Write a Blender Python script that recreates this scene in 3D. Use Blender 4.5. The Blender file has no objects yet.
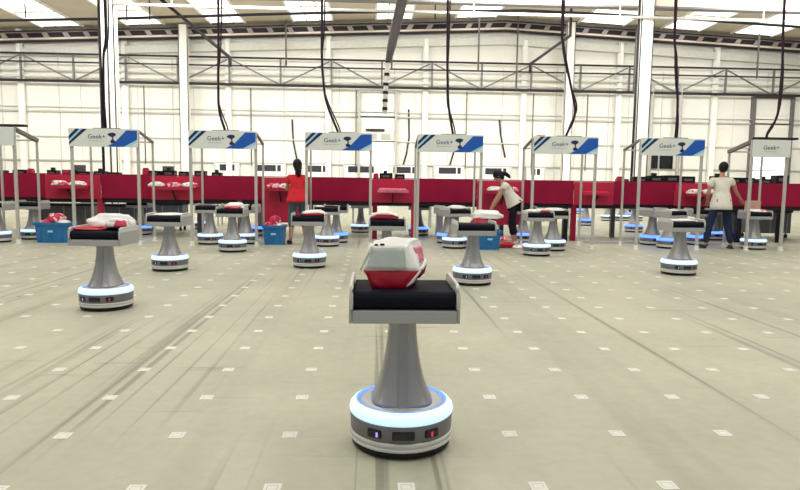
import bpy, bmesh, math, random
from mathutils import Vector, Matrix, noise as mnoise
random.seed(7)
C = bpy.context.scene.collection
PI = math.pi

# ------------------------------------------------------------------ materials
def mat(name, col, rough=.5, metal=0., var=.06, scale=6., emit=None, strength=0., alpha=1., bump=0., coat=0.):
    m = bpy.data.materials.new(name); m.use_nodes = True
    nt = m.node_tree; b = nt.nodes['Principled BSDF']
    b.inputs['Roughness'].default_value = rough; b.inputs['Metallic'].default_value = metal
    tc = nt.nodes.new('ShaderNodeTexCoord'); n = nt.nodes.new('ShaderNodeTexNoise')
    n.inputs['Scale'].default_value = scale; n.inputs['Detail'].default_value = 4
    nt.links.new(tc.outputs['Object'], n.inputs['Vector'])
    r = nt.nodes.new('ShaderNodeValToRGB')
    r.color_ramp.elements[0].position = .3; r.color_ramp.elements[1].position = .7
    r.color_ramp.elements[0].color = tuple(max(0, c*(1-var)) for c in col)+(1,)
    r.color_ramp.elements[1].color = tuple(min(1, c*(1+var)) for c in col)+(1,)
    nt.links.new(n.outputs['Fac'], r.inputs['Fac']); nt.links.new(r.outputs['Color'], b.inputs['Base Color'])
    if emit:
        b.inputs['Emission Color'].default_value = tuple(emit)+(1,); b.inputs['Emission Strength'].default_value = strength
    b.inputs['Alpha'].default_value = alpha
    if coat: b.inputs['Coat Weight'].default_value = coat
    if bump:
        bp = nt.nodes.new('ShaderNodeBump'); bp.inputs['Strength'].default_value = bump
        nt.links.new(n.outputs['Fac'], bp.inputs['Height']); nt.links.new(bp.outputs['Normal'], b.inputs['Normal'])
    return m

def mat_pattern(name, c1, c2, scale, thresh=.5, rough=.4, c3=None):
    m = bpy.data.materials.new(name); m.use_nodes = True
    nt = m.node_tree; b = nt.nodes['Principled BSDF']; b.inputs['Roughness'].default_value = rough
    tc = nt.nodes.new('ShaderNodeTexCoord'); n = nt.nodes.new('ShaderNodeTexNoise'); n.inputs['Scale'].default_value = scale
    n.inputs['Detail'].default_value = 1.5
    nt.links.new(tc.outputs['Object'], n.inputs['Vector'])
    r = nt.nodes.new('ShaderNodeValToRGB'); r.color_ramp.interpolation = 'CONSTANT'
    r.color_ramp.elements[0].color = c1+(1,); r.color_ramp.elements[1].color = c2+(1,); r.color_ramp.elements[1].position = thresh
    if c3:
        e = r.color_ramp.elements.new(thresh+.08); e.color = c3+(1,)
    nt.links.new(n.outputs['Fac'], r.inputs['Fac']); nt.links.new(r.outputs['Color'], b.inputs['Base Color'])
    return m

M = {}
M['white_wall'] = mat('white_wall', (.84,.83,.77), .6, var=.02, scale=.6)
M['offwhite'] = mat('offwhite_paint', (.90,.89,.84), .5, var=.02)
M['grey_paint'] = mat('grey_paint', (.45,.45,.42), .5)
M['pale_grey'] = mat('pale_grey_steel', (.62,.62,.56), .5)
M['dark_steel'] = mat('dark_steel', (.025,.022,.028), .6)
M['mid_steel'] = mat('mid_steel', (.14,.13,.135), .5)
M['roof'] = mat('roof_sheet', (.66,.58,.48), .7, var=.04, scale=.8)
M['rafter_tan'] = mat('rafter_tan', (.30,.25,.24), .6)
M['silver'] = mat('silver_plastic', (.50,.52,.52), .38, .15, var=.03)
M['pale_silver'] = mat('pale_silver', (.66,.67,.65), .4, .1, var=.03)
M['pillar'] = mat('pillar_grey', (.36,.36,.36), .36, .4, var=.04)
M['pillar_rib'] = mat('pillar_rib_grey', (.31,.31,.32), .35, .45, var=.04)
M['tray_grey'] = mat('tray_plate_grey', (.40,.41,.41), .5, .1, var=.03)
M['charcoal'] = mat('charcoal_band', (.17,.165,.18), .4, .2)
M['black'] = mat('black_plastic', (.012,.012,.016), .45)
M['belt'] = mat('black_belt', (.006,.007,.014), .7, bump=.02); M['belt'].node_tree.nodes['Principled BSDF'].inputs['Specular IOR Level'].default_value = .12
M['glass_black'] = mat('sensor_window', (.008,.008,.012), .12)
M['led_ice'] = mat('led_ring_ice', (.7,.8,.85), .3, emit=(.50,.80,1.), strength=.72)
M['led_blue'] = mat('led_ring_blue', (.02,.04,.3), .3, emit=(.06,.16,1.), strength=3.2)
M['led_glow'] = mat('led_edge_blue', (.1,.25,.8), .3, emit=(.09,.25,1.), strength=1.0)
M['led_red'] = mat('led_dot_red', (.6,.02,.05), .3, emit=(1.,.03,.08), strength=.45)
M['led_violet'] = mat('led_dot_violet', (.3,.2,.8), .3, emit=(.45,.3,1.), strength=.9)
M['crimson'] = mat('crimson_panel', (.33,.006,.045), .55, var=.12, scale=2.)
M['bright_red'] = mat('bright_red_panel', (.52,.010,.055), .5, var=.08, scale=2.)
M['dark_top'] = mat('dark_conveyor_top', (.03,.015,.03), .5)
M['alu'] = mat('aluminium_post', (.55,.54,.50), .4, .3, var=.05)
M['alu_dark'] = mat('aluminium_dark', (.17,.16,.16), .4, .3)
M['sign_white'] = mat('sign_white', (.74,.78,.74), .4, var=.02)
M['sign_navy'] = mat('sign_navy', (.008,.02,.09), .4)
M['sign_sky'] = mat('sign_sky_blue', (.35,.68,.9), .4)
M['sign_blue'] = mat('sign_blue', (.004,.095,.46), .4, var=.1)
M['sign_text'] = mat('sign_text', (.10,.13,.22), .5)
M['sign_fine'] = mat('sign_fine_print', (.40,.46,.50), .5)
M['bin_blue'] = mat('blue_bin_plastic', (.015,.17,.42), .4, var=.12, scale=4)
M['bag_white'] = mat('white_poly_film', (.85,.85,.82), .35, var=.04, scale=20, bump=.1)
M['bag_red'] = mat('red_print_film', (.50,.008,.035), .3, var=.15, scale=14, bump=.05)
M['bag_grey'] = mat('clear_grey_film', (.48,.53,.50), .18, var=.08, scale=9, bump=.04)
M['bag_pink'] = mat('pink_film', (.75,.20,.30), .35, var=.2, scale=20)
M['bag_mix'] = mat_pattern('red_white_bag', (.62,.02,.08), (.9,.8,.8), 7., .5, c3=(.88,.30,.38))
M['bag_mix2'] = mat_pattern('white_red_bag', (.88,.85,.83), (.70,.06,.14), 9., .56)
M['maroon'] = mat('maroon_pack', (.24,.01,.03), .4)
M['card'] = mat('tan_card', (.66,.40,.30), .6)
M['sticker'] = mat('floor_sticker', (.76,.76,.69), .6, var=.03)
M['sticker_code'] = mat('sticker_grey', (.55,.56,.50), .6)
M['skin'] = mat('skin', (.48,.25,.17), .5, var=.05)
M['hair'] = mat('black_hair', (.012,.010,.012), .45, var=.3, scale=60)
M['tee_white'] = mat('white_tee', (.80,.78,.68), .8, var=.05, scale=12, bump=.15)
M['tee_red'] = mat('red_top', (.72,.015,.03), .8, var=.08, scale=12, bump=.15)
M['jeans'] = mat('navy_jeans', (.018,.030,.065), .8, var=.2, scale=12, bump=.2)
M['teal'] = mat('teal_grey_trousers', (.05,.11,.12), .8, var=.12, scale=10, bump=.2)
M['black_cloth'] = mat('black_cloth', (.010,.010,.014), .8, bump=.1)
M['shoe_white'] = mat('pale_shoe', (.65,.62,.55), .5)
M['shoe_dark'] = mat('dark_shoe', (.03,.025,.03), .5)
M['eye'] = mat('eye_dark', (.02,.015,.01), .2)
M['lips'] = mat('lips', (.42,.12,.10), .5)
M['day'] = mat('daylight_pane', (.9,.9,.9), .4, emit=(1.,.99,.95), strength=1.6)
M['dark_window'] = mat('dark_window', (.035,.04,.055), .25)
M['cart'] = mat('grey_cart', (.20,.21,.22), .6, var=.15, scale=3)
M['orange'] = mat('orange_clip', (.75,.28,.06), .5)

for k in ('black','black_cloth','dark_top','dark_steel','hair','jeans','maroon','crimson'): M[k].node_tree.nodes['Principled BSDF'].inputs['Specular IOR Level'].default_value = .2
# floor: worn screed with tyre tracks along the travel lanes
def floor_mat():
    m = bpy.data.materials.new('worn_concrete_floor'); m.use_nodes = True
    nt = m.node_tree; N = nt.nodes; L = nt.links; b = N['Principled BSDF']
    tc = N.new('ShaderNodeTexCoord')
    def noise(scale, loc, s, detail=4, dist=0):
        mp = N.new('ShaderNodeMapping'); mp.inputs['Scale'].default_value = scale; mp.inputs['Location'].default_value = loc
        L.new(tc.outputs['Object'], mp.inputs['Vector'])
        n = N.new('ShaderNodeTexNoise'); n.inputs['Scale'].default_value = s; n.inputs['Detail'].default_value = detail
        n.inputs['Distortion'].default_value = dist
        L.new(mp.outputs['Vector'], n.inputs['Vector']); return n.outputs['Fac']
    def ramp(f, a, b_, va, vb):
        r = N.new('ShaderNodeMapRange'); r.inputs['From Min'].default_value = a; r.inputs['From Max'].default_value = b_
        r.inputs['To Min'].default_value = va; r.inputs['To Max'].default_value = vb; L.new(f, r.inputs['Value']); return r.outputs['Result']
    def mul(a, b_):
        n = N.new('ShaderNodeMath'); n.operation = 'MULTIPLY'; L.new(a, n.inputs[0]); L.new(b_, n.inputs[1]); return n.outputs[0]
    base = N.new('ShaderNodeValToRGB'); base.color_ramp.elements[0].color = (.42,.43,.33,1); base.color_ramp.elements[1].color = (.51,.50,.385,1)
    base.color_ramp.elements[0].position = .35; base.color_ramp.elements[1].position = .65
    L.new(noise((1,1,1), (0,0,0), .55, 5), base.inputs['Fac'])
    wide = ramp(noise((1,.025,1), (3,0,0), 2.6, 3, .0), .52, .68, 1., .84)
    thin = ramp(noise((1,.007,1), (9,4,0), 14, 2, .0), .60, .67, 1., .60)
    gate = ramp(noise((1,.18,1), (0,7,0), 1.0, 2), .44, .56, 0., 1.)
    # mix thin tracks only where the gate lets them
    mx = N.new('ShaderNodeMix'); mx.data_type = 'FLOAT'; mx.inputs[2].default_value = 1.
    L.new(gate, mx.inputs[0]); L.new(thin, mx.inputs[3])
    across = ramp(noise((.10,1,1), (1,2,0), 6.5, 2, .0), .66, .72, 1., .78)
    fine = ramp(noise((1,1,1), (0,0,0), 14, 6), .3, .7, .95, 1.04)
    spots = ramp(noise((1,1,1), (5,5,0), 5.5, 2), .745, .77, 1., .45)
    f = mul(mul(mul(wide, mx.outputs[0]), mul(across, fine)), spots)
    mm = N.new('ShaderNodeMix'); mm.data_type = 'RGBA'; mm.blend_type = 'MULTIPLY'; mm.inputs[0].default_value = 1.
    cb = N.new('ShaderNodeCombineColor'); [L.new(f, cb.inputs[i]) for i in range(3)]
    L.new(base.outputs['Color'], mm.inputs[6]); L.new(cb.outputs[0], mm.inputs[7])
    L.new(mm.outputs[2], b.inputs['Base Color'])
    L.new(ramp(noise((1,1,1), (0,0,0), 2.5, 4), .3, .7, .34, .52), b.inputs['Roughness'])
    b.inputs['Specular IOR Level'].default_value = .35
    return m
M['floor'] = floor_mat()

# ------------------------------------------------------------------ mesh helpers
def new_bm(): return bmesh.new()
def add_box(bm, x0, x1, y0, y1, z0, z1, mi=0, bev=0.):
    r = bmesh.ops.create_cube(bm, size=1.)
    vs = r['verts']
    for v in vs:
        v.co = Vector((x0+(v.co.x+.5)*(x1-x0), y0+(v.co.y+.5)*(y1-y0), z0+(v.co.z+.5)*(z1-z0)))
    fs = list({f for v in vs for f in v.link_faces})
    for f in fs: f.material_index = mi
    if bev:
        es = list({e for v in vs for e in v.link_edges})
        bmesh.ops.bevel(bm, geom=es, offset=bev, segments=2, affect='EDGES', profile=.6)
    return vs
def add_tube(bm, pts, r, seg=8, mi=0, cap=True):
    pts = [Vector(p) for p in pts]; rings = []
    rr = r if isinstance(r, (list, tuple)) else [r]*len(pts)
    for i, p in enumerate(pts):
        if i == 0: d = pts[1]-p
        elif i == len(pts)-1: d = p-pts[i-1]
        else: d = (pts[i+1]-p).normalized()+(p-pts[i-1]).normalized()
        d.normalize()
        up = Vector((0,0,1)) if abs(d.z) < .9 else Vector((0,1,0))
        a = d.cross(up).normalized(); b = d.cross(a)
        rings.append([bm.verts.new(p+(a*math.cos(t)+b*math.sin(t))*rr[i]) for t in [2*PI*k/seg for k in range(seg)]])
    for i in range(len(rings)-1):
        for k in range(seg):
            f = bm.faces.new((rings[i][k], rings[i][(k+1)%seg], rings[i+1][(k+1)%seg], rings[i+1][k])); f.material_index = mi; f.smooth = True
    if cap:
        for rg in (rings[0], rings[-1][::-1]):
            f = bm.faces.new(rg); f.material_index = mi
def add_bar(bm, p, q, w, h, mi=0):
    """square bar from p to q"""
    p = Vector(p); q = Vector(q); d = (q-p).normalized()
    up = Vector((0,0,1)) if abs(d.z) < .95 else Vector((0,1,0))
    a = d.cross(up).normalized()*w/2; b = a.cross(d).normalized()*h/2
    v = [bm.verts.new(c+s*a+t*b) for c in (p, q) for s, t in ((-1,-1),(1,-1),(1,1),(-1,1))]
    for f in ((0,1,2,3),(7,6,5,4),(0,4,5,1),(1,5,6,2),(2,6,7,3),(3,7,4,0)):
        bm.faces.new([v[i] for i in f]).material_index = mi
def add_lathe(bm, prof, seg=48, mi=0, smooth=True, cap=True):
    rings = [[bm.verts.new((r*math.cos(2*PI*k/seg), r*math.sin(2*PI*k/seg), z)) for k in range(seg)] for r, z in prof]
    for i in range(len(rings)-1):
        for k in range(seg):
            f = bm.faces.new((rings[i][k], rings[i][(k+1)%seg], rings[i+1][(k+1)%seg], rings[i+1][k])); f.material_index = mi; f.smooth = smooth
    if cap: bm.faces.new(rings[0][::-1]).material_index = mi; bm.faces.new(rings[-1]).material_index = mi
def add_prism(bm, poly, y0, y1, mi=0):
    """poly of (x,z), extruded along y"""
    a = [bm.verts.new((x, y0, z)) for x, z in poly]; b = [bm.verts.new((x, y1, z)) for x, z in poly]
    n = len(poly)
    bm.faces.new(a).material_index = mi; bm.faces.new(b[::-1]).material_index = mi
    for i in range(n): bm.faces.new((a[i], b[i], b[(i+1)%n], a[(i+1)%n])).material_index = mi
def to_obj(name, bm, mats, parent=None, loc=None, smooth=False):
    bmesh.ops.recalc_face_normals(bm, faces=bm.faces[:])
    me = bpy.data.meshes.new(name); bm.to_mesh(me); bm.free()
    if not isinstance(mats, (list, tuple)): mats = [mats]
    for m in mats: me.materials.append(m)
    if smooth:
        for p in me.polygons: p.use_smooth = True
    o = bpy.data.objects.new(name, me); C.objects.link(o)
    if parent: o.parent = parent
    if loc: o.location = loc
    return o
def tag(o, label=None, cat=None, group=None, kind=None):
    if label: o['label'] = label
    if cat: o['category'] = cat
    if group: o['group'] = group
    if kind: o['kind'] = kind
    return o
def empty(name, loc=(0,0,0), rz=0.):
    o = bpy.data.objects.new(name, None); C.objects.link(o); o.location = loc; o.rotation_euler = (0,0,rz); o.empty_display_size = .2
    return o
def copy_tree(o, parent=None):
    c = o.copy(); C.objects.link(c)
    if parent: c.parent = parent
    for ch in list(o.children): copy_tree(ch, c)
    return c
def struct(name, bm, m, parent=None, label=None):
    o = to_obj(name, bm, m, parent)
    if not parent:
        o['kind'] = 'structure'
        if label: o['label'] = label; o['category'] = name.split('_')[0]
    return o

# ------------------------------------------------------------------ the hall
WY = 37.3; HX = 33.
def roof_z(x): return 10.8-.045*abs(x-7.5)
bm = new_bm(); add_box(bm, -HX, HX, -7, WY+.3, -.2, 0); struct('floor', bm, M['floor'], label='worn pale green-grey concrete warehouse floor with tyre tracks')
bm = new_bm(); add_prism(bm, [(-HX,0),(HX,0),(HX,roof_z(HX)),(7.5,10.8),(-HX,roof_z(-HX))], WY, WY+.3)
wall = struct('wall_back', bm, M['white_wall'], label='bright white cladded far wall of the warehouse')
bm = new_bm(); add_box(bm, -HX-.3, -HX, -7, WY+.3, 0, 9.6); struct('wall_left', bm, M['white_wall'], label='white side wall on the left of the hall')
bm = new_bm(); add_box(bm, HX, HX+.3, -7, WY+.3, 0, 10.2); struct('wall_right', bm, M['white_wall'], label='white side wall on the right of the hall')
bm = new_bm(); add_prism(bm, [(-HX-.3,roof_z(-HX-.3)),(7.5,10.8),(HX+.3,roof_z(HX+.3)),(HX+.3,roof_z(HX+.3)+.15),(7.5,10.95),(-HX-.3,roof_z(-HX-.3)+.15)], -7, WY+.3)
struct('ceiling', bm, M['roof'], label='shallow pitched tan sheet roof seen from below')
# cladding joints and girts
k = 0
for z, h, m in ((2.36,.07,'grey_paint'), (3.72,.06,'pale_grey'), (5.12,.09,'grey_paint'), (5.38,.05,'pale_grey')):
    k += 1; bm = new_bm(); add_box(bm, -HX, HX, WY-.14, WY, z-h/2, z+h/2); struct('trim_%d' % k, bm, M[m], label='long horizontal wall rail at %s' % ('door head height','sign height','mid height of the wall','just over the mid rail')[k-1])
bm = new_bm()
for i in range(-10, 11): add_box(bm, i*3.18+1.2-.02, i*3.18+1.2+.02, WY-.05, WY, 0, 8.1)
for i in range(-9, 10): add_box(bm, i*3.18+2.4-.012, i*3.18+2.4+.012, WY-.03, WY, 2.4, 6.6)
struct('trim_5', bm, M['pale_grey'], label='thin vertical joints of the wall cladding')
# posts on the far wall
for i, x in enumerate((-26.0,-19.85,-14.1,-8.3,-2.6,3.0,8.75,14.4,20.15,26.0)):
    k = 6+i; bm = new_bm(); add_box(bm, x-.16, x+.16, WY-.32, WY-.15, 0, 9.6); add_box(bm, x-.1, x+.1, WY-.42, WY-.32, 6.5, 9.6)
    struct('trim_%d' % k, bm, M['offwhite'], label='white wall post number %d from the left on the far wall' % (i+1))

def top(o, label, cat, group=None): return tag(o, label, cat, group)
# roof columns
for x, y, w, lab, dark in ((-10.62,26.4,.27,'nearer white steel roof column at the left between first two station signs',1),(11.25,26.4,.27,'nearer white steel roof column at the right beside the sixth station sign',1),
                 (-10.6,36.5,.25,'slimmer white roof column on the left, standing against the far wall',0),(11.2,36.5,.25,'slimmer white roof column on the right, standing against the far wall',0)):
    e = empty('roof_column', (x,y,0))
    tag(e, lab, 'column', 'white roof columns')
    bm = new_bm(); add_box(bm, -w, w, -.02, .02, 0, roof_z(x)-.1); add_box(bm, -w, -w+.04, -.2, .2, 0, roof_z(x)-.1); add_box(bm, w-.04, w, -.2, .2, 0, roof_z(x)-.1)
    add_box(bm, -w, w, -.2,-.17, 0, roof_z(x)-.1)
    to_obj('steel_section', bm, M['offwhite'], e)
    if dark:
        bm = new_bm(); s = -1
        add_tube(bm, [(s*w-.07,-.1,.1),(s*w-.07,-.1,9.2)], .05); to_obj('dark_conduit', bm, M['dark_steel'], e)
        if x < 0:
            bm = new_bm(); add_tube(bm, [(.02,-.23,.1),(.02,-.23,9.2)], .03); to_obj('thin_cable', bm, M['dark_steel'], e)
# near roof beam across
bm = new_bm(); add_box(bm, -HX, HX, 26.62, 26.9, 8.78, 9.2); add_box(bm, -HX, HX, 26.56, 26.96, 8.70, 8.78, 1)
struct('trim_30', bm, [M['roof'], M['mid_steel']], label='level steel roof beam crossing the hall above the nearer columns')
# end rafter: dark web with pale stiffeners following the roof pitch
bm = new_bm()
def rafter(bm, y0, y1, za, zb, mi):
    add_prism(bm, [(-HX,roof_z(-HX)-za),(7.5,10.8-za),(HX,roof_z(HX)-za),(HX,roof_z(HX)-zb),(7.5,10.8-zb),(-HX,roof_z(-HX)-zb)], y0, y1, mi)
rafter(bm, 36.6, 36.7, .32, .60, 2); rafter(bm, 36.5, 36.8, .60, .72, 1); rafter(bm, 36.45, 36.8, .72, .79, 2); rafter(bm, 36.4, 36.8, .22, .28, 2); rafter(bm, 36.5, 36.8, .28, .32, 3)
x = -HX+.3
while x < HX:
    z = roof_z(x); add_prism(bm, [(x-.05,z-.62),(x+.24,z-.62),(x+.05,z-.30),(x-.24,z-.30)] if x < 2 else [(x-.24,z-.62),(x+.05,z-.62),(x+.24,z-.30),(x-.05,z-.30)], 36.5, 36.6, 3); x += 1.12
struct('trim_31', bm, [M['mid_steel'], M['roof'], M['dark_steel'], M['rafter_tan']], label='dark end rafter with pale stiffener plates under the roof')
bm = new_bm(); rafter(bm, 36.9, 37.25, 1.05, 1.45, 0); struct('trim_32', bm, M['pale_grey'], label='grey flashing band along the head of the far wall')
# skylights
for i, (x, w) in enumerate(((-17.1,2.2),(-12.6,2.0),(-8.1,1.9),(-3.4,2.2),(1.1,2.0),(5.7,2.3),(12.9,2.6),(17.5,2.2),(21.7,2.4),(-21.7,2.2))):
    e = empty('window_%d' % (i+1), (x, 0, 0)); e['kind'] = 'structure'; e['label'] = 'bright roof light strip, number %d from the left' % (i+1 if i < 9 else 0); e['category'] = 'window'
    e['label'] = 'bright roof light panel in the tan roof, %s' % ('over the first station','left of the second column','over the second station','over the third station','above the hanging striped duct','over the fourth station','right of the roof ridge','over the sixth station','at the far right','at the far left corner')[i]
    for a, b in ((30.6, 33.4), (33.8, 36.3)):
        sh = .0
        bm = new_bm()
        sl = -.045 if x > 7.5 else .045
        n = 3
        for j in range(n):
            xa = -w/2+j*w/n+.04; xb = -w/2+(j+1)*w/n-.04
            v = [bm.verts.new((xx, yy, roof_z(x+xx)+dz)) for dz in (-.05,-.02) for xx, yy in ((xa,a),(xb,a),(xb,b),(xa,b))]
            for f in ((0,1,2,3),(7,6,5,4),(0,4,5,1),(1,5,6,2),(2,6,7,3),(3,7,4,0)): bm.faces.new([v[q] for q in f])
        to_obj('pane', bm, M['day'], e)
    bm = new_bm()
    for xx in (-w/2, w/2): add_box(bm, xx-.05, xx+.05, 30.4, 36.35, roof_z(x+xx)-.12, roof_z(x+xx)-.01)
    to_obj('frame', bm, M['offwhite'], e)
# lattice wind girder on the far wall
e = empty('lattice_girder', (0, 36.55, 6.6)); tag(e, 'long steel lattice girder with diagonals running across the far wall', 'girder')
for nm, z, h, m in (('bottom_chord',6.72,.14,'dark_steel'),('top_chord',8.2,.09,'dark_steel'),('upper_rail',7.75,.07,'dark_steel')):
    bm = new_bm(); add_box(bm, -HX+.1, HX-.1, -.06, .06, z-h/2-6.6, z+h/2-6.6); to_obj(nm, bm, M[m], e)
for z, h in ((7.38,.10),(7.02,.12)):
    bm = new_bm(); add_box(bm, -HX+.1, HX-.1, .1, .2, z-h/2-6.6, z+h/2-6.6); to_obj('pale_rail', bm, M['pale_grey'], e)
i = 0
x = -31.
while x < 31:
    bm = new_bm(); add_bar(bm, (x,0,.15), (x,0,1.58), .10, .08); to_obj('upright', bm, M['mid_steel'], e)
    bm = new_bm()
    if i % 2: add_bar(bm, (x+.1,.05,.2), (x+2.75,.05,1.5), .07, .07)
    else: add_bar(bm, (x+.1,.05,1.5), (x+2.75,.05,.2), .07, .07)
    to_obj('diagonal', bm, M['mid_steel'], e); x += 2.86; i += 1
# pipes under the roof
def pipe(name, pts, r, m, lab, cat='pipe', group=None, hangers=None):
    bm = new_bm(); add_tube(bm, pts, r)
    if hangers:
        for hx, hy, z0, z1 in hangers: add_tube(bm, [(hx,hy,z0),(hx,hy,z1)], r*.5, 6)
    o = to_obj(name, bm, m); return tag(o, lab, cat, group)
pipe('overhead_pipe', [(-10.3,26.02,8.16),(24,26.02,8.16)], .06, M['grey_paint'], 'pale grey level pipe crossing between the nearer columns under the roof', hangers=[(x,26.02,8.1,9.4) for x in (-8,-2,4,10,16,22)])
pipe('overhead_pipe', [(-HX,32,8.55-.28),(-13.3,32,9.02),(-6.6,32,9.37),(-1.7,32,9.62),(3.7,32,9.8),(7.5,32,9.93),(14,32,9.8),(HX,32,9.0)], .07, M['dark_steel'], 'dark sprinkler pipe following the roof pitch under the roof lights',
     hangers=[(x,32,(9.0 if x < -10 else 9.4),roof_z(x)-.02) for x in (-16.8,-12,-10.9,3,)])
pipe('overhead_pipe', [(-10.35,30,10.0),(-6.63,30,6.95),(-6.63,30,6.55)], .085, M['dark_steel'], 'dark sloping pipe coming down from the roof at the upper left', hangers=None)
pipe('overhead_pipe', [(9.2,30,10.7),(9.2,30,8.3),(7.34,30,6.95),(7.34,30,6.55)], .075, M['dark_steel'], 'dark sloping pipe beside the far right column, high on the wall')
for x, z0, z1, t in ((-14.4,7.75,9.4,'left of the second roof light'),(-4.9,7.75,9.6,'above the third station'),(1.0,7.7,9.9,'beside the hanging striped duct'),(5.9,7.7,9.9,'above the fourth station'),(8.1,6.7,9.3,'near the sloping pipe at right'),(14.9,6.7,9.4,'right of the nearer right column'),(22.1,7.6,9.7,'near the far right roof light')):
    pipe('drop_pipe', [(x,36.2,z0),(x,36.2,roof_z(x))], .05, M['mid_steel'], 'thin dark drop pipe high on the far wall %s' % t, 'pipe', 'thin drop pipes')
for x, y, z0, z1, w, t in ((16.2,36.6,0,7.2,.12,'left one of two'),(17.9,36.6,0,7.2,.12,'right one of two')):
    pipe('wall_riser', [(x,y,z0),(x,y,z1)], w, M['grey_paint'], 'grey vertical riser on the far wall right of the near column, %s' % t, 'pipe', 'grey risers')
for x, t in ((-7.0,'beside second station'),(-13.0,'behind first station'),(-1.0,'left of the tall shutter door'),(5.4,'behind fourth station'),(9.3,'behind fifth station'),(12.5,'left of the right column')):
    pipe('wall_conduit', [(x,36.9,2.2),(x,36.9,6.6)], .035, M['mid_steel'], 'thin dark conduit running up the far wall %s' % t, 'conduit', 'thin wall conduits')
for pts, t in (([(-4.7,4.9),(-4.65,3.7),(-4.4,2.4)],'right of the second station'),([(-2.6,5.4),(-2.75,4.6),(-2.75,3.9)],'above third station'),([(2.05,5.6),(2.1,4.0),(1.95,3.0),(1.75,2.3)],'right of the tall shutter door'),
               ([(4.7,3.9),(4.75,3.2),(4.5,2.3)],'behind the fourth station sign'),([(7.4,5.1),(7.5,4.2),(7.8,2.9)],'above the bending worker'),([(-8.6,3.5),(-8.35,3.0),(-8.3,2.5)],'behind the second station')):
    pipe('dock_cable', [(x,37.22,z) for x,z in pts], .045, M['dark_steel'], 'slack black cable hanging on the far wall %s' % t, 'cable', 'slack wall cables')
# hanging striped duct (centre)
e = empty('cable_duct', (.36,20,3.45)); tag(e, 'tilted grey duct hanging from the roof centre ending in a striped white hose', 'duct')
bm = new_bm(); add_tube(bm, [(.80,0,7.05),(.49,0,3.45),(.19,0,2.1),(.08,0,1.58)], [.19,.17,.14,.09]); to_obj('grey_duct', bm, M['mid_steel'], e)
bm = new_bm(); add_tube(bm, [(.08,0,1.6),(.02,0,.9),(-.01,0,0)], .075); to_obj('white_hose', bm, M['offwhite'], e)
bm = new_bm()
for z, x in ((1.55,.08),(1.15,.045),(.85,.017),(.6,.007),(.35,0),(.1,-.005)): add_tube(bm, [(x,0,z),(x,0,z+.09)], .085)
to_obj('black_bands', bm, M['dark_steel'], e)

# dock doors in the far wall (white sectional doors with a dark pane strip)
dd = [(-8.45,.85,'behind the second station sign'),(-6.05,1.38,'right of the second station'),(-3.27,1.1,'behind the woman in red'),(-.7,1.5,'left of the tall shutter door'),(1.85,1.3,'right of the tall shutter door'),
      (4.52,1.3,'behind the fourth station'),(7.25,1.25,'above the bending woman'),(9.62,.55,'behind the fifth station')]
for i, (x, w, t) in enumerate(dd):
    e = empty('door_%d' % (i+1), (x,WY-.02,0)); e['kind'] = 'structure'; e['label'] = 'white dock door with a dark pane strip %s' % t; e['category'] = 'door'
    W = w/2+.25
    bm = new_bm(); add_box(bm, -W, W, -.12, 0, 0, 2.34, 0, .01); to_obj('door_leaf', bm, M['offwhite'], e)
    bm = new_bm(); add_box(bm, -W-.06, -W, -.2, 0, 0, 2.4); add_box(bm, W, W+.06, -.2, 0, 0, 2.4); to_obj('door_frame', bm, M['pale_grey'], e)
    bm = new_bm(); add_box(bm, -w/2, w/2, -.15, -.12, 1.90, 2.26, 0, .02); to_obj('pane', bm, M['dark_window'], e)
    bm = new_bm(); add_box(bm, w/2-.28, w/2-.2, -.17, -.15, 1.90, 2.26); to_obj('mullion', bm, M['offwhite'], e)
def tall_door(n, x0, x1, ztop, zopen, lab, dark):
    e = empty('door_%d' % n, ((x0+x1)/2, WY-.02, 0)); e['kind'] = 'structure'; e['label'] = lab; e['category'] = 'door'; W = (x1-x0)/2
    bm = new_bm(); add_box(bm, -W-.14, -W, -.35, 0, 0, ztop); add_box(bm, W, W+.14, -.35, 0, 0, ztop); add_box(bm, -W-.14, W+.14, -.35, 0, ztop, ztop+.12)
    to_obj('door_frame', bm, M[dark], e)
    bm = new_bm(); add_box(bm, -W, W, -.12, 0, zopen, ztop); 
    for z in (zopen+.02, zopen+1.2, zopen+2.4): add_box(bm, -W, W, -.14, -.12, z, z+.03)
    to_obj('shutter', bm, M['white_wall'], e)
    bm = new_bm(); add_box(bm, -W, W, -.06, -.02, 0, zopen); to_obj('daylight', bm, M['day'], e)
    return e
e = tall_door(9, -.75, 1.25, 6.5, 3.1, 'tall dock door half open to bright daylight at the centre of the far wall', 'grey_paint')
bm = new_bm(); add_box(bm, -.68, .4, -.3, -.15, 4.3, 4.42); to_obj('shutter_slot', bm, M['dark_steel'], e)
bm = new_bm(); add_box(bm, -.6, -.05, -.2, -.12, 3.85, 4.15); to_obj('grille', bm, M['grey_paint'], e)
bm = new_bm(); add_box(bm, .2, .75, -.2, -.12, 3.85, 4.15); to_obj('grille', bm, M['grey_paint'], e)
e = tall_door(10, 22.65, 24.85, 6.6, 3.25, 'tall dark-framed dock door open to daylight behind the rightmost station', 'mid_steel')
for x, t in ((16.6,'left'),(17.5,'right')):
    e = empty('wall_fan', (x,WY-.02,2.8)); tag(e, 'black square wall fan behind the sixth station, %s one of the pair' % t, 'fan', 'black wall fans')
    bm = new_bm(); add_box(bm, -.36, .36, -.2, 0, -.42, .38, 0, .02); to_obj('housing', bm, M['black'], e)
    bm = new_bm()
    for q in range(5): add_box(bm, -.3, .3, -.22, -.2, -.36+q*.15, -.34+q*.15)
    to_obj('grille', bm, M['dark_steel'], e)

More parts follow.
